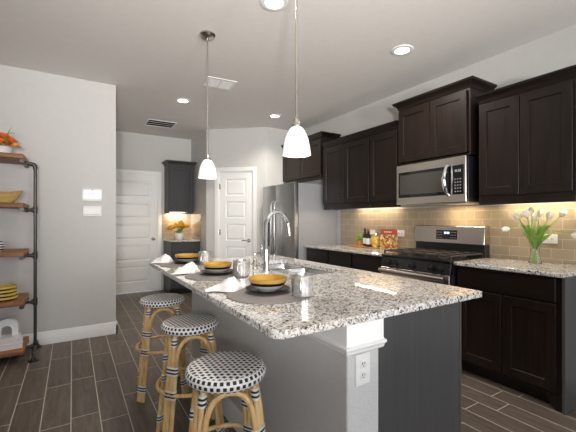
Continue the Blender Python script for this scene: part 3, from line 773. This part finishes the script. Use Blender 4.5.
# ------------------------------------------------------------------ place settings
def setting(cx, cy, words, rot):
    z = .914
    b = MB(); b.lathe([(.0, .0), (.189, .0), (.192, .0025), (.189, .005), (.0, .005)], n=40)
    tag(obj('placemat', b, M['mat'], None, (cx - .006, cy - .016, z)), 'round grey-brown woven placemat ' + words, 'placemat', 'placemats on the island')
    px, py = cx + .012, cy + .022
    b = MB(); b.lathe([(.0, .0), (.06, .0), (.065, .004), (.085, .007), (.106, .017), (.104, .0195), (.083, .0105), (.06, .008), (.0, .008)], n=36)
    tag(obj('plate', b, M['black_cer'], None, (px, py, z + .005)), 'black plate under the bowl ' + words, 'plate', 'black plates on the island')
    b = MB(); b.lathe([(.0, .0), (.044, .0), (.046, .004), (.069, .014), (.083, .031), (.090, .050), (.092, .058)], n=36, cap1=False)
    b.m = 1; b.lathe([(.092, .058), (.089, .059), (.086, .050), (.076, .031), (.055, .017), (.0, .010)], n=36, cap0=False)
    bmesh.ops.remove_doubles(b.bm, verts=b.bm.verts[:], dist=.0004)
    tag(obj('bowl', b, [M['bowlglaze'], M['yellow']], None, (px, py, z + .0132)), 'yellow bowl with black and grey bands ' + words, 'bowl', 'yellow bowls on the island')
    t = thing('mug', 'silver metal mug ' + words, 'mug', (cx + .110, cy - .128, z + .005), 0, 'metal mugs on the island')
    b = MB(); b.lathe([(.0, 0), (.047, 0), (.050, .003), (.052, .05), (.052, .090), (.053, .094), (.0505, .094), (.049, .05), (.047, .008), (.0, .006)], n=28); obj('body', b, M['mug'], t)
    b = MB(); b.tube([(.050, .0, .076), (.066, .0, .078), (.078, 0, .060), (.078, 0, .04), (.064, 0, .024), (.050, .0, .026)], .005, 8, flat=1.3); h = obj('handle', b, M['mug'], t); h.rotation_euler = (0, 0, R(228))
    # folded linen napkin, bunched at the bowl and fanning out towards the far left
    b = MB(); nu, nv = 15, 22; G = []
    rnd = random.Random(int(cy * 100))
    ph = [rnd.uniform(0, 6) for _ in range(4)]
    for j in range(nu):
        row = []
        u = j / (nu - 1)
        for i in range(nv):
            v = i / (nv - 1) - .5
            width = .045 + .05 * u ** 1.2
            x = .005 - .135 * u - .014 * math.sin(v * 9 + ph[1]) * u
            y = v * width * 2 + .012 * math.sin(u * 6 + ph[0])
            crest = .060 * math.exp(-((u - .30) / .30) ** 2) + .018 * math.exp(-((u - .75) / .2) ** 2)
            hgt = .004 + crest * (1 - (2 * v) ** 2) ** .7 * (.62 + .38 * math.sin(v * 19 + u * 6 + ph[2])) + .010 * abs(math.sin(v * 19 - u * 7 + ph[3])) * (1 - abs(2 * v))
            row.append((x, y, max(.004, hgt)))
        G.append(row)
    top = [[b.bm.verts.new(p) for p in r_] for r_ in G]; bot = [[b.bm.verts.new((p[0], p[1], .001)) for p in r_] for r_ in G]
    for j in range(nu - 1):
        for i in range(nv - 1):
            b._f([top[j][i], top[j][i + 1], top[j + 1][i + 1], top[j + 1][i]]); b._f([bot[j][i], bot[j + 1][i], bot[j + 1][i + 1], bot[j][i + 1]])
    for j in range(nu - 1):
        b._f([top[j][0], top[j + 1][0], bot[j + 1][0], bot[j][0]]); b._f([top[j][-1], bot[j][-1], bot[j + 1][-1], top[j + 1][-1]])
    for i in range(nv - 1):
        b._f([top[0][i], bot[0][i], bot[0][i + 1], top[0][i + 1]]); b._f([top[-1][i], top[-1][i + 1], bot[-1][i + 1], bot[-1][i]])
    bmesh.ops.recalc_face_normals(b.bm, faces=b.bm.faces[:])
    tag(obj('napkin', b, M['cloth'], None, (px - .106, py + .100, z + .0055), rot, 80), 'crumpled white linen napkin ' + words, 'napkin', 'napkins on the island')
setting(.775, 1.425, 'at the nearest place setting, beside the near stool', R(-52))
setting(.765, 2.07, 'at the middle place setting on the island', R(-45))
setting(.755, 2.715, 'at the farthest place setting, near the hall door', R(-40))

# ------------------------------------------------------------------ ceiling fittings
def pendant(label, x, y):
    t = thing('pendant_light', label, 'lamp', (x, y, CH), 0, 'pendants over the island')
    b = MB(); b.lathe([(.0, 0), (.062, 0), (.062, -.010), (.050, -.022), (.02, -.028), (.0, -.030)][::-1], n=28); obj('canopy', b, M['nickel'], t)
    sz = 1.593 - CH; H_ = .147
    b = MB(); b.cyl((0, 0, -.028), (0, 0, sz + H_ + .028), .0055, n=8); obj('rod', b, M['nickel'], t)
    b = MB(); b.lathe([(.006, sz + H_ + .045), (.012, sz + H_ + .04), (.016, sz + H_ + .02), (.026, sz + H_ + .008), (.026, sz + H_ - .002), (.0, sz + H_ - .004)][::-1], n=18); obj('socket_cap', b, M['nickel'], t)
    prof = [(.0, H_ - .002), (.022, H_ - .002), (.034, H_ - .010), (.048, H_ - .035), (.060, .085), (.068, .045), (.074, .0), (.071, .0), (.065, .045), (.057, .085), (.045, H_ - .037), (.031, H_ - .014), (.0, H_ - .008)]
    b = MB(); b.lathe([(r_, sz + z) for r_, z in prof], n=32); obj('shade', b, M['opal'], t)
    l = bpy.data.lights.new('pendant_bulb', 'POINT'); l.energy = .8; l.color = (1, .93, .82); l.shadow_soft_size = .03
    o = bpy.data.objects.new('pendant_bulb', l); COL.objects.link(o); o.parent = t; o.location = (0, 0, sz + .0)
pendant('white glass pendant lamp hanging over the far end of the island', .92, 2.70)
pendant('white glass pendant lamp hanging over the sink side, larger in view', .985, 1.50)
def can(label, x, y, power=62):
    t = thing('recessed_light', label, 'light', (x, y, CH), 0, 'recessed ceiling lights')
    b = MB(); b.lathe([(.062, -.001), (.095, -.001), (.093, -.006), (.070, -.010), (.062, -.008)], n=28, cap0=False, cap1=False); obj('trim_ring', b, M['trim'], t)
    b = MB(); b.lathe([(.0, -.002), (.063, -.002), (.063, -.006), (.0, -.007)][::-1], n=24); obj('lens', b, M['lens'], t)
    l = bpy.data.lights.new('downlight', 'SPOT'); l.energy = power; l.color = (1, .93, .83); l.spot_size = R(140); l.spot_blend = .8; l.shadow_soft_size = .06
    o = bpy.data.objects.new('downlight', l); COL.objects.link(o); o.parent = t; o.location = (0, 0, -.03)
can('recessed ceiling light at the top edge of the view over the island', 1.17, 2.06)
can('recessed ceiling light in front of the raised microwave cabinet', 2.45, 2.05)
can('recessed ceiling light in the hall end beyond the far pendant', 1.17, 4.36, 30)
can('recessed ceiling light before the pantry corner and refrigerator', 2.46, 4.31)
# two unseen lamps added behind the camera to brighten the ceiling
def added_lamp(label, x, y, z, aim, power, cone):
    t = thing('added_fill_lamp', label, 'lamp', (x, y, 0))
    for k in range(3):
        a = R(120 * k + 20); b = MB(); b.cyl((.32 * math.cos(a), .32 * math.sin(a), .008), (0, 0, .55), .008, n=8); obj('leg', b, M['bplastic'], t)
    b = MB(); b.cyl((0, 0, .40), (0, 0, z - .10), .012); obj('pole', b, M['bplastic'], t)
    d = (Vector(aim) - Vector((x, y, z))).normalized(); Mx = d.to_track_quat('Z', 'Y').to_matrix(); c = (0, 0, z)
    b = MB(); b.lathe([(.0, -.20), (.05, -.19), (.055, -.02), (.0, -.02)], c, 20, M=Mx); obj('lamp_head', b, M['bplastic'], t)
    b = MB(); b.lathe([(.045, -.03), (.12, .06), (.116, .06), (.042, -.025)], c, 24, False, False, M=Mx); obj('reflector', b, M['chrome'], t)
    b = MB(); b.lathe([(.0, .0), (.035, .0), (.03, .02), (.0, .025)], c, 16, M=Mx); obj('bulb', b, M['lens'], t)
    l = bpy.data.lights.new('added_fill_beam', 'SPOT'); l.energy = power; l.color = (1, .955, .90); l.spot_size = R(cone); l.spot_blend = 1; l.shadow_soft_size = .10
    o = bpy.data.objects.new('added_fill_beam', l); COL.objects.link(o); o.parent = t; o.location = Vector(c) + d * .16; o.rotation_euler = d.to_track_quat('-Z', 'Y').to_euler()
added_lamp('added fill lamp on a black stand left behind the viewpoint, aimed at the ceiling', -.4, -1.2, 1.35, (1.3, 2.9, CH), 520, 75)
added_lamp('added fill lamp on a black stand right behind the viewpoint, aimed at the ceiling', 1.1, -2.2, 1.35, (1.5, .6, CH), 420, 85)
# supply and return vents
def vent(label, x, y, w, l_, n, rot, frame_m, dark, f=.028):
    t = thing('ceiling_vent', label, 'vent', (x, y, CH), rot)
    b = MB()
    for x0, x1, y0, y1 in ((-w / 2, w / 2, -l_ / 2, -l_ / 2 + f), (-w / 2, w / 2, l_ / 2 - f, l_ / 2), (-w / 2, -w / 2 + f, -l_ / 2 + f, l_ / 2 - f), (w / 2 - f, w / 2, -l_ / 2 + f, l_ / 2 - f)):
        b.box(x0, y0, -.008, x1, y1, -.0005, .002)
    obj('frame', b, frame_m, t)
    b = MB(); b.box(-w / 2 + f, -l_ / 2 + f, -.0012, w / 2 - f, l_ / 2 - f, -.0005); obj('backing', b, M['slot'] if dark else M['grey_cer'], t)
    b = MB(); 
    if dark: 
        for k in range(1, n): yy = -l_ / 2 + f + (l_ - 2 * f) * k / n; b.box(-w / 2 + f, yy - .005, -.004, w / 2 - f, yy + .005, -.0015)
    else:
        b.box(-.006, -l_ / 2 + f, -.009, .006, l_ / 2 - f, -.002)
        for k in range(n):
            yy = -l_ / 2 + f + (l_ - 2 * f) * (k + .5) / n; hh = (l_ - 2 * f) / n * .33
            for x0, x1 in ((-w / 2 + f, -.006), (.006, w / 2 - f)): b.box(x0, yy - hh, -.006, x1, yy + hh, -.0015)
    obj('louvres', b, frame_m, t)
vent('white ceiling vent near the far pendant rod', 1.36, 3.60, .32, .27, 9, R(-5), M['trim'], False)
vent('dark slotted return air vent in the ceiling above the hall door', 1.16, 5.60, .42, .36, 3, 0, M['trim'], True, .018)

# ------------------------------------------------------------------ wall devices
t = thing('alarm_panel', 'white alarm keypad with lit screen on the left wall', 'control panel', (.181, LY, 1.523))
b = MB(); b.box(-.095, -.022, -.066, .095, 0, .066, .006, 2); obj('case', b, M['plastic'], t)
b = MB(); b.box(-.078, -.0235, -.036, .078, -.022, .045); s_ = obj('screen', b, M['screen'], t)
b = MB(); b.prism([(-.078, -.0238, .012), (-.05, -.0238, .022), (-.02, -.0238, .016), (.02, -.0238, .02), (.05, -.0238, .006), (.078, -.0238, -.012), (.078, -.0238, -.016), (.05, -.0238, .0), (.02, -.0238, .013), (-.02, -.0238, .010), (-.05, -.0238, .015), (-.078, -.0238, .006)], (0, -.0005, 0)); obj('screen_picture', b, M['screen_dim'], s_)
b = MB(); b.cyl((0, -.0225, .056), (0, -.0235, .056), .005, n=10); obj('sensor', b, M['slot'], t)
t = thing('switch_panel', 'blank white wall panel just below the alarm keypad', 'control panel', (.182, LY, 1.350))
b = MB(); b.box(-.086, -.016, -.056, .086, 0, .056, .005, 2); obj('case', b, M['plastic'], t)
b = MB(); b.box(-.075, -.0175, -.040, .075, -.016, -.034); obj('seam', b, M['grey_cer'], t)

# ------------------------------------------------------------------ pipe shelf unit
SHZ = [1.834, 1.405, .979, .545, .118]
RX, YF, YB = -.296, 3.815, 4.205
def rack():
    X0 = -1.35
    t = thing('pipe_shelf', 'industrial pipe shelf unit with five rustic wood shelves against left wall', 'shelf', (RX, 4.02, 0))
    ox, oy = -RX, -4.02; th = .040
    rp, drop, ym = .0135, .056, 4.02
    for xs, sgn in ((RX, 1), (X0 - .06, -1)):
        x = xs + ox; zt = SHZ[0] - drop; xe = x - sgn * .082; zb = SHZ[-1] - .043
        b = MB(); b.tube([(x, 0, zb), (x, 0, zt - .03), (x - sgn * .006, 0, zt - .008), (x - sgn * .028, 0, zt), (xe, 0, zt)], rp, 10)
        up = obj('upright_pipe', b, M['pipe'], t)
        b = MB(); b.tube([(x, 0, zt - .045), (x, 0, zt - .022), (x - sgn * .008, 0, zt - .006), (x - sgn * .024, 0, zt), (x - sgn * .046, 0, zt)], .0185, 10); obj('elbow', b, M['pipe'], up)
        for z in SHZ[1:]:
            zz = max(z - drop, zb)
            b = MB(); b.cyl((x, 0, zz - .032), (x, 0, zz + .032), .019); b.cyl((x, 0, zz), (x - sgn * .034, 0, zz), .019); b.cyl((x - sgn * .034, 0, zz), (xe, 0, zz), rp)
            obj('tee', b, M['pipe'], up)
        for z in SHZ:
            zz = max(z - drop, zb)
            b = MB(); b.cyl((xe, -.17, zz), (xe, .17, zz), rp); b.cyl((xe, -.035, zz), (xe, .035, zz), .019); b.cyl((xe, -.17, zz), (xe, -.20, zz), .019); b.cyl((xe, .17, zz), (xe, .20, zz), .019)
            obj('cross_pipe', b, M['pipe'], up)
        for sy in (-1, 1):
            yf = sy * .195
            b = MB(); b.tube([(x, sy * .012, zb), (x, sy * .06, zb + .002), (x, yf - sy * .05, zb), (x, yf - sy * .012, zb - .012), (x, yf, zb - .035), (x, yf, .03)], rp, 10)
            ft = obj('foot_pipe', b, M['pipe'], t)
            b = MB(); b.lathe([(.0, 0), (.042, 0), (.042, .007), (.022, .010), (.020, .028), (rp, .030), (rp, .04)], (x, yf, 0), 16); obj('floor_flange', b, M['pipe'], ft)
    for z in SHZ:
        b = MB(); b.box(X0 + ox, 3.80 + oy, z - th, -.362 + ox, 4.235 + oy, z, .004); obj('shelf', b, M['rustic'], t)
rack()
# things on the shelves
z = SHZ[0] + .0005; px, py = -.535, 3.97
t = thing('flower_pot', 'white pot of orange flowers on the top pipe shelf', 'plant', (px, py, z))
b = MB(); b.lathe([(.0, 0), (.060, 0), (.066, .006), (.076, .065), (.078, .07), (.072, .07), (.066, .06), (.0, .055)], n=24); obj('pot', b, M['white_cer'], t)
rnd = random.Random(3)
b = MB()
for k in range(26):
    a = rnd.uniform(0, 6.28); el = rnd.uniform(.1, 1.3); r_ = .075 * rnd.uniform(.7, 1.1)
    c = Vector((r_ * math.cos(a) * math.cos(el), r_ * math.sin(a) * math.cos(el), .085 + .09 * math.sin(el)))
    for q in range(3):
        b.tube([(c * .6 + Vector((0, 0, .04))), c * .9 + Vector((0, 0, .012)), c + Vector((rnd.uniform(-.03, .03), rnd.uniform(-.03, .03), rnd.uniform(-.01, .04)))], [.003, .012, .001], 5, flat=.25)
b.tube([(.03, -.02, .12), (.05, -.02, .2), (.075, -.02, .26)], [.003, .012, .002], 5, flat=.3)
b.tube([(.05, -.02, .19), (.075, -.03, .20), (.10, -.03, .20)], [.002, .010, .001], 5, flat=.3)
obj('foliage', b, M['leaf'], t)
def blossom(b, c, s, rnd, n=9):
    for ring in range(2):
        for q in range(n - ring * 3):
            a = 2 * math.pi * q / (n - ring * 3) + ring * .4; rr = s * (1 - ring * .35)
            d = Vector((math.cos(a), math.sin(a), 0))
            b.tube([c, c + d * rr * .5 + Vector((0, 0, s * .25 + ring * s * .15)), c + d * rr + Vector((0, 0, s * (.1 + ring * .35)))], [s * .1, s * .36, s * .12], 5, flat=.35)
    for q in range(5):
        a = q * 1.257; b.tube([c + Vector((0, 0, s * .15)), c + Vector((math.cos(a) * s * .3, math.sin(a) * s * .3, s * .45)), c + Vector((math.cos(a) * s * .35, math.sin(a) * s * .35, s * .85))], [s * .15, s * .34, s * .1], 5, flat=.4)
    b.ball(c + Vector((0, 0, s * .25)), (s * .5, s * .5, s * .42), 8, 6)
for k in range(16):
    a = k * 2.4; el = .05 + .09 * k
    c = Vector((.10 * math.cos(a) * math.cos(el), .10 * math.sin(a) * math.cos(el), .075 + .085 * math.sin(el)))
    b = MB(); blossom(b, c, .046, rnd); obj('blossom', b, M['peach'] if k in (0, 4) else M['orange'], t)
c = Vector((.10, -.06, .07)); b = MB(); blossom(b, c, .040, rnd); obj('blossom', b, M['peach'], t)

z = SHZ[1] + .0005
b = MB(); nn = 28
loops = []
for sx, sy, h in ((.08, .055, 0), (.09, .06, .008), (.118, .08, .055), (.145, .10, .100), (.139, .095, .101), (.110, .074, .058), (.078, .05, .016), (.02, .02, .013)):
    L = []
    for k in range(nn):
        a = 2 * math.pi * k / nn; tip = 1 + .12 * max(0, abs(math.cos(a)) - .75) * 4 * (h > .05)
        L.append((sx * math.cos(a) * tip, sy * math.sin(a), h + (.02 * abs(math.cos(a)) ** 4 if h > .08 else 0)))
    loops.append(L)
b.rings(loops)
tag(obj('wooden_bowl', b, M['bowlwood'], None, (-.545, 4.00, z)), 'light carved wooden dough bowl on the second pipe shelf', 'bowl')
z = SHZ[2] + .0005
b = MB(); b.lathe([(.0, 0), (.042, 0), (.055, .02), (.062, .05), (.055, .075), (.045, .085), (.041, .085), (.050, .07), (.0, .015)], n=26)
tag(obj('striped_pot', b, M['stripes'], None, (-.575, 3.97, z)), 'small black and white striped pot on the third pipe shelf', 'pot')
z = SHZ[3] + .0005
M['dish'] = bands('yellow_dish_black_foot', [(0, (.015, .015, .015)), (.42, (.62, .42, .08))], .0305)
for k in range(4):
    b = MB(); r_ = .118 if k < 1 else .112
    b.lathe([(.0, 0), (r_ * .6, 0), (r_ * .8, .003), (r_ * .98, .011), (r_, .024), (r_ * .985, .030), (r_ * .96, .030), (r_ * .955, .024), (r_ * .8, .014), (.0, .012)], n=32)
    o = obj('dish', b, M['dish'], None, (-.535, 3.97, z + k * .0305))
    tag(o, ['wide yellow and black dish at the bottom of the pipe shelf stack', 'yellow and black dish second from bottom of the pipe shelf stack', 'yellow and black dish just under the topmost of the pipe shelf stack', 'yellow and black dish on top of the stack on the pipe shelf'][k], 'dish', 'stacked dishes on the pipe shelf')
z = SHZ[4] + .0005
def book(label, x, y, z, w, d, h, rot):
    t = thing('book', label, 'book', (x, y, z), rot, 'books on the bottom pipe shelf')
    b = MB(); b.box(-w / 2, -d / 2, 0, w / 2, d / 2, .004, .001); b.box(-w / 2, -d / 2, h - .004, w / 2, d / 2, h, .001); b.box(-w / 2, -d / 2, .004, -w / 2 + .004, d / 2, h - .004)
    obj('cover', b, M['paper'], t)
    b = MB(); b.box(-w / 2 + .004, -d / 2 + .004, .0045, w / 2 - .005, d / 2 - .004, h - .0045); obj('pages', b, M['pages'], t)
book('thick pale book at the bottom of the lowest shelf pile', -.52, 3.97, z, .27, .22, .048, R(4))
book('thinner pale book lying on top of the lowest shelf pile', -.525, 3.975, z + .0485, .25, .20, .036, R(2))
b = MB(); out = [(-.085, 0, 0)] + [(-.085 * math.cos(math.pi * k / 14), 0, .075 + .085 * math.sin(math.pi * k / 14)) for k in range(15)] + [(.085, 0, 0)]
inn = [(.038, 0, 0)] + [(.038 * math.cos(math.pi * k / 10), 0, .055 + .038 * math.sin(math.pi * k / 10)) for k in range(11)] + [(-.038, 0, 0)]
b.prism(out + inn, (0, .05, 0), .002)
tag(obj('arch_ornament', b, M['white_cer'], None, (-.505, 4.0, z + .0850)), 'white ceramic arch ornament standing on the bottom shelf books', 'ornament')

# ------------------------------------------------------------------ tulips
def tulips():
    t = thing('tulip_vase', 'clear glass vase of white tulips on the right counter', 'vase', (3.075, 1.285, .9145))
    prof = [(.0, .0), (.044, .0), (.046, .004), (.036, .05), (.030, .10), (.036, .15), (.041, .175), (.039, .175), (.034, .15), (.0275, .10), (.033, .05), (.040, .010), (.0, .008)]
    b = MB(); b.lathe(prof, n=28); obj('glass_vase', b, M['glass'], t)
    rt = Vector((.849, -.528, 0)); dp = Vector((.528, .849, 0))
    # (right, depth, height) of the flower heads
    heads = [(-.19, .02, .275), (-.085, -.03, .365), (-.03, .0, .385), (.035, .0, .372), (.070, -.04, .352), (.135, -.08, .370), (.178, -.13, .235), (-.105, .03, .350), (.02, .03, .335)]
    st = MB(); hd = MB(); lv = MB()
    rnd = random.Random(5)
    for k, (r_, d_, h) in enumerate(heads):
        e = rt * r_ + dp * d_ + Vector((0, 0, h))
        foot = -rt * r_ * .12 - dp * d_ * .12 + Vector((0, 0, .014)); mid = rt * r_ * .10 + dp * d_ * .1 + Vector((0, 0, .15))
        if h < .29: m2 = rt * r_ * .55 + dp * d_ * .5 + Vector((0, 0, h + .012))
        else: m2 = rt * r_ * .5 + dp * d_ * .5 + Vector((0, 0, .15 + (h - .15) * .55))
        st.tube([foot, mid, m2, e], .0036, 6)
        ax = (e - m2).normalized()
        if h < .29: ax = (ax + Vector((0, 0, -.15))).normalized()
        Mx = ax.to_track_quat('Z', 'Y').to_matrix()
        o_ = MB(); o_.lathe([(.004, -.004), (.014, .003), (.020, .016), (.0205, .028), (.017, .042), (.009, .052), (.002, .055)], e, 10, M=Mx)
        for q in range(3):
            a = q * 2.09; p0 = Mx @ Vector((.010 * math.cos(a), .010 * math.sin(a), 0)); p1 = Mx @ Vector((.022 * math.cos(a), .022 * math.sin(a), .024)); p2 = Mx @ Vector((.012 * math.cos(a), .012 * math.sin(a), .060))
            o_.tube([e + p0, e + p1, e + p2], [.006, .014, .002], 6, flat=.3)
        obj('tulip_head', o_, M['tulip'], t)
    obj('stems', st, M['stem'], t)
    for k in range(20):
        a = k * 2.4; sp = rnd.uniform(.05, .105); h = rnd.uniform(.22, .315)
        d = Vector((math.cos(a), math.sin(a), 0))
        lv_ = MB(); lv_.tube([d * .012 + Vector((0, 0, .12)), d * sp * .45 + Vector((0, 0, .12 + (h - .12) * .55)), d * sp * .8 + Vector((0, 0, h * .93)), d * sp * 1.1 + Vector((0, 0, h))], [.005, .015, .013, .001], 6, flat=.2)
        obj('leaf', lv_, M['leaf'], t)
tulips()

# ------------------------------------------------------------------ left counter still life
CZ = .9145
b = MB(); b.prism([(x, y, 0) for x, y in arc(-.20, -.055, .03, 180, 270, 4) + arc(.20, -.055, .03, 270, 360, 4) + arc(.20, .055, .03, 0, 90, 4) + arc(-.20, .055, .03, 90, 180, 4)], (0, 0, .018), .003)
tag(obj('serving_board', b, M['board'], None, (3.085, 3.13, CZ), Q), 'wooden serving board holding bottles on the counter by the fridge', 'board')
BZ = CZ + .0185
def bottle(label, x, y, h, body, lab, r_=.030):
    t = thing('bottle', label, 'bottle', (x, y, BZ))
    b = MB(); b.lathe([(.0, 0), (r_, 0), (r_, h * .55), (r_ * .85, h * .65), (.012, h * .74), (.0115, h * .93), (.0, h * .93)], n=20); obj('body', b, body, t)
    b = MB(); b.lathe([(.0128, h * .85), (.0128, h), (0, h)], n=14); obj('cap', b, M['red'] if lab else M['bplastic'], t)
    b = MB(); b.lathe([(r_ + .0006, h * .12), (r_ + .0006, h * .45)], n=20, cap0=False, cap1=False); obj('paper_label', b, M['white_cer'], t)
bottle('dark glass bottle with red cap and white label, on the wooden board', 3.085, 3.095, .215, M['bottle'], True)
bottle('dark glass bottle with black cap, left one on the wooden board', 3.11, 3.175, .22, M['bottle'], False, .027)
t = thing('pasta_jar', 'glass jar of yellow pasta with white tag, on the wooden board', 'jar', (3.09, 2.985, BZ))
b = MB(); b.lathe([(.0, .002), (.048, .002), (.052, .02), (.052, .10), (.04, .135), (.0, .14)], n=24); obj('pasta', b, M['pasta'], t)
b = MB(); b.lathe([(.03, .138), (.040, .14), (.040, .165), (.0, .17)], n=20); obj('lid', b, M['nickel'], t)
b = MB(); b.box(-.045, -.04, .15, -.041, .04, .205, .001); obj('tag', b, M['white_cer'], t)
t = thing('herb_pot', 'small leafy green plant at the left end of the wooden board', 'plant', (3.10, 3.265, BZ))
b = MB(); b.lathe([(.0, 0), (.028, 0), (.036, .06), (.032, .06), (.0, .05)], n=18); obj('pot', b, M['yellow'], t)
rnd = random.Random(11); b = MB()
for k in range(34):
    a = rnd.uniform(0, 6.28); el = rnd.uniform(.2, 1.4); r_ = rnd.uniform(.04, .075)
    d = Vector((math.cos(a) * math.cos(el), math.sin(a) * math.cos(el), math.sin(el) * 1.6)) * r_
    b.tube([Vector((0, 0, .05)), Vector((0, 0, .06)) + d * .6, Vector((0, 0, .06)) + d], [.002, .014, .001], 5, flat=.3)
obj('leaves', b, M['leaf'], t)
b = MB(); b.box(-.04, -.03, 0, .04, .03, .028, .012, 3)
tag(obj('grape_dish', b, M['black_cer'], None, (3.03, 3.03, BZ), Q), 'low dark dish in front of the pasta jar on the board', 'dish')
# stand-up package with a red band and pasta print
t = thing('pasta_package', 'standing food package with red top band and mixed pasta print', 'package', (3.12, 2.80, CZ), R(-90 + 14))
b = MB(); W_, H_ = .20, .225
loops = []
for zz, dpth, wd in ((0, .035, .092), (.02, .04, .097), (.10, .034, .098), (.17, .018, .100)):
    loops.append([(-wd, -dpth, zz), (-wd * .5, -dpth * 1.15, zz), (wd * .5, -dpth * 1.15, zz), (wd, -dpth, zz), (wd, dpth, zz), (-wd, dpth, zz)])
b.rings(loops); obj('pouch', b, M['mixed'], t)
b = MB(); loops = []
for zz, dpth, wd in ((.1702, .018, .100), (.20, .010, .101), (.225, .003, .101), (.232, .002, .101)):
    loops.append([(-wd, -dpth, zz), (-wd * .5, -dpth * 1.15, zz), (wd * .5, -dpth * 1.15, zz), (wd, -dpth, zz), (wd, dpth, zz), (-wd, dpth, zz)])
b.rings(loops); obj('top_band', b, M['red'], t)
b = MB()
for k in range(5): b.box(-.05 + k * .02, -.0205, .194, -.038 + k * .02, -.016, .208)
obj('lettering', b, M['white_cer'], t)

# nook flowers
t = thing('flower_vase', 'white vase of golden flowers on the far nook counter', 'vase', (1.60, FY - .25, .9145))
b = MB(); b.lathe([(.0, 0), (.065, 0), (.080, .03), (.084, .07), (.070, .105), (.064, .11), (.062, .10), (.0, .09)], n=24); obj('vase', b, M['white_cer'], t)
rnd = random.Random(4); b = MB()
for k in range(22):
    a = k * 2.4; sp = rnd.uniform(.05, .13); h = rnd.uniform(.13, .20); d = Vector((math.cos(a), math.sin(a), 0))
    b.tube([d * .02 + Vector((0, 0, .10)), d * sp * .6 + Vector((0, 0, h)), d * sp + Vector((0, 0, h * .95))], [.003, .013, .001], 5, flat=.25)
obj('foliage', b, M['leaf'], t)
for k in range(15):
    a = k * 2.4; sp = .03 + .135 * ((k % 5) / 4); c = Vector((math.cos(a) * sp, math.sin(a) * sp * .8,   .25 - sp * .5 + .015 * (k % 3)))
    b = MB(); blossom(b, c, .070, rnd, 7); obj('blossom', b, M['gold'], t)
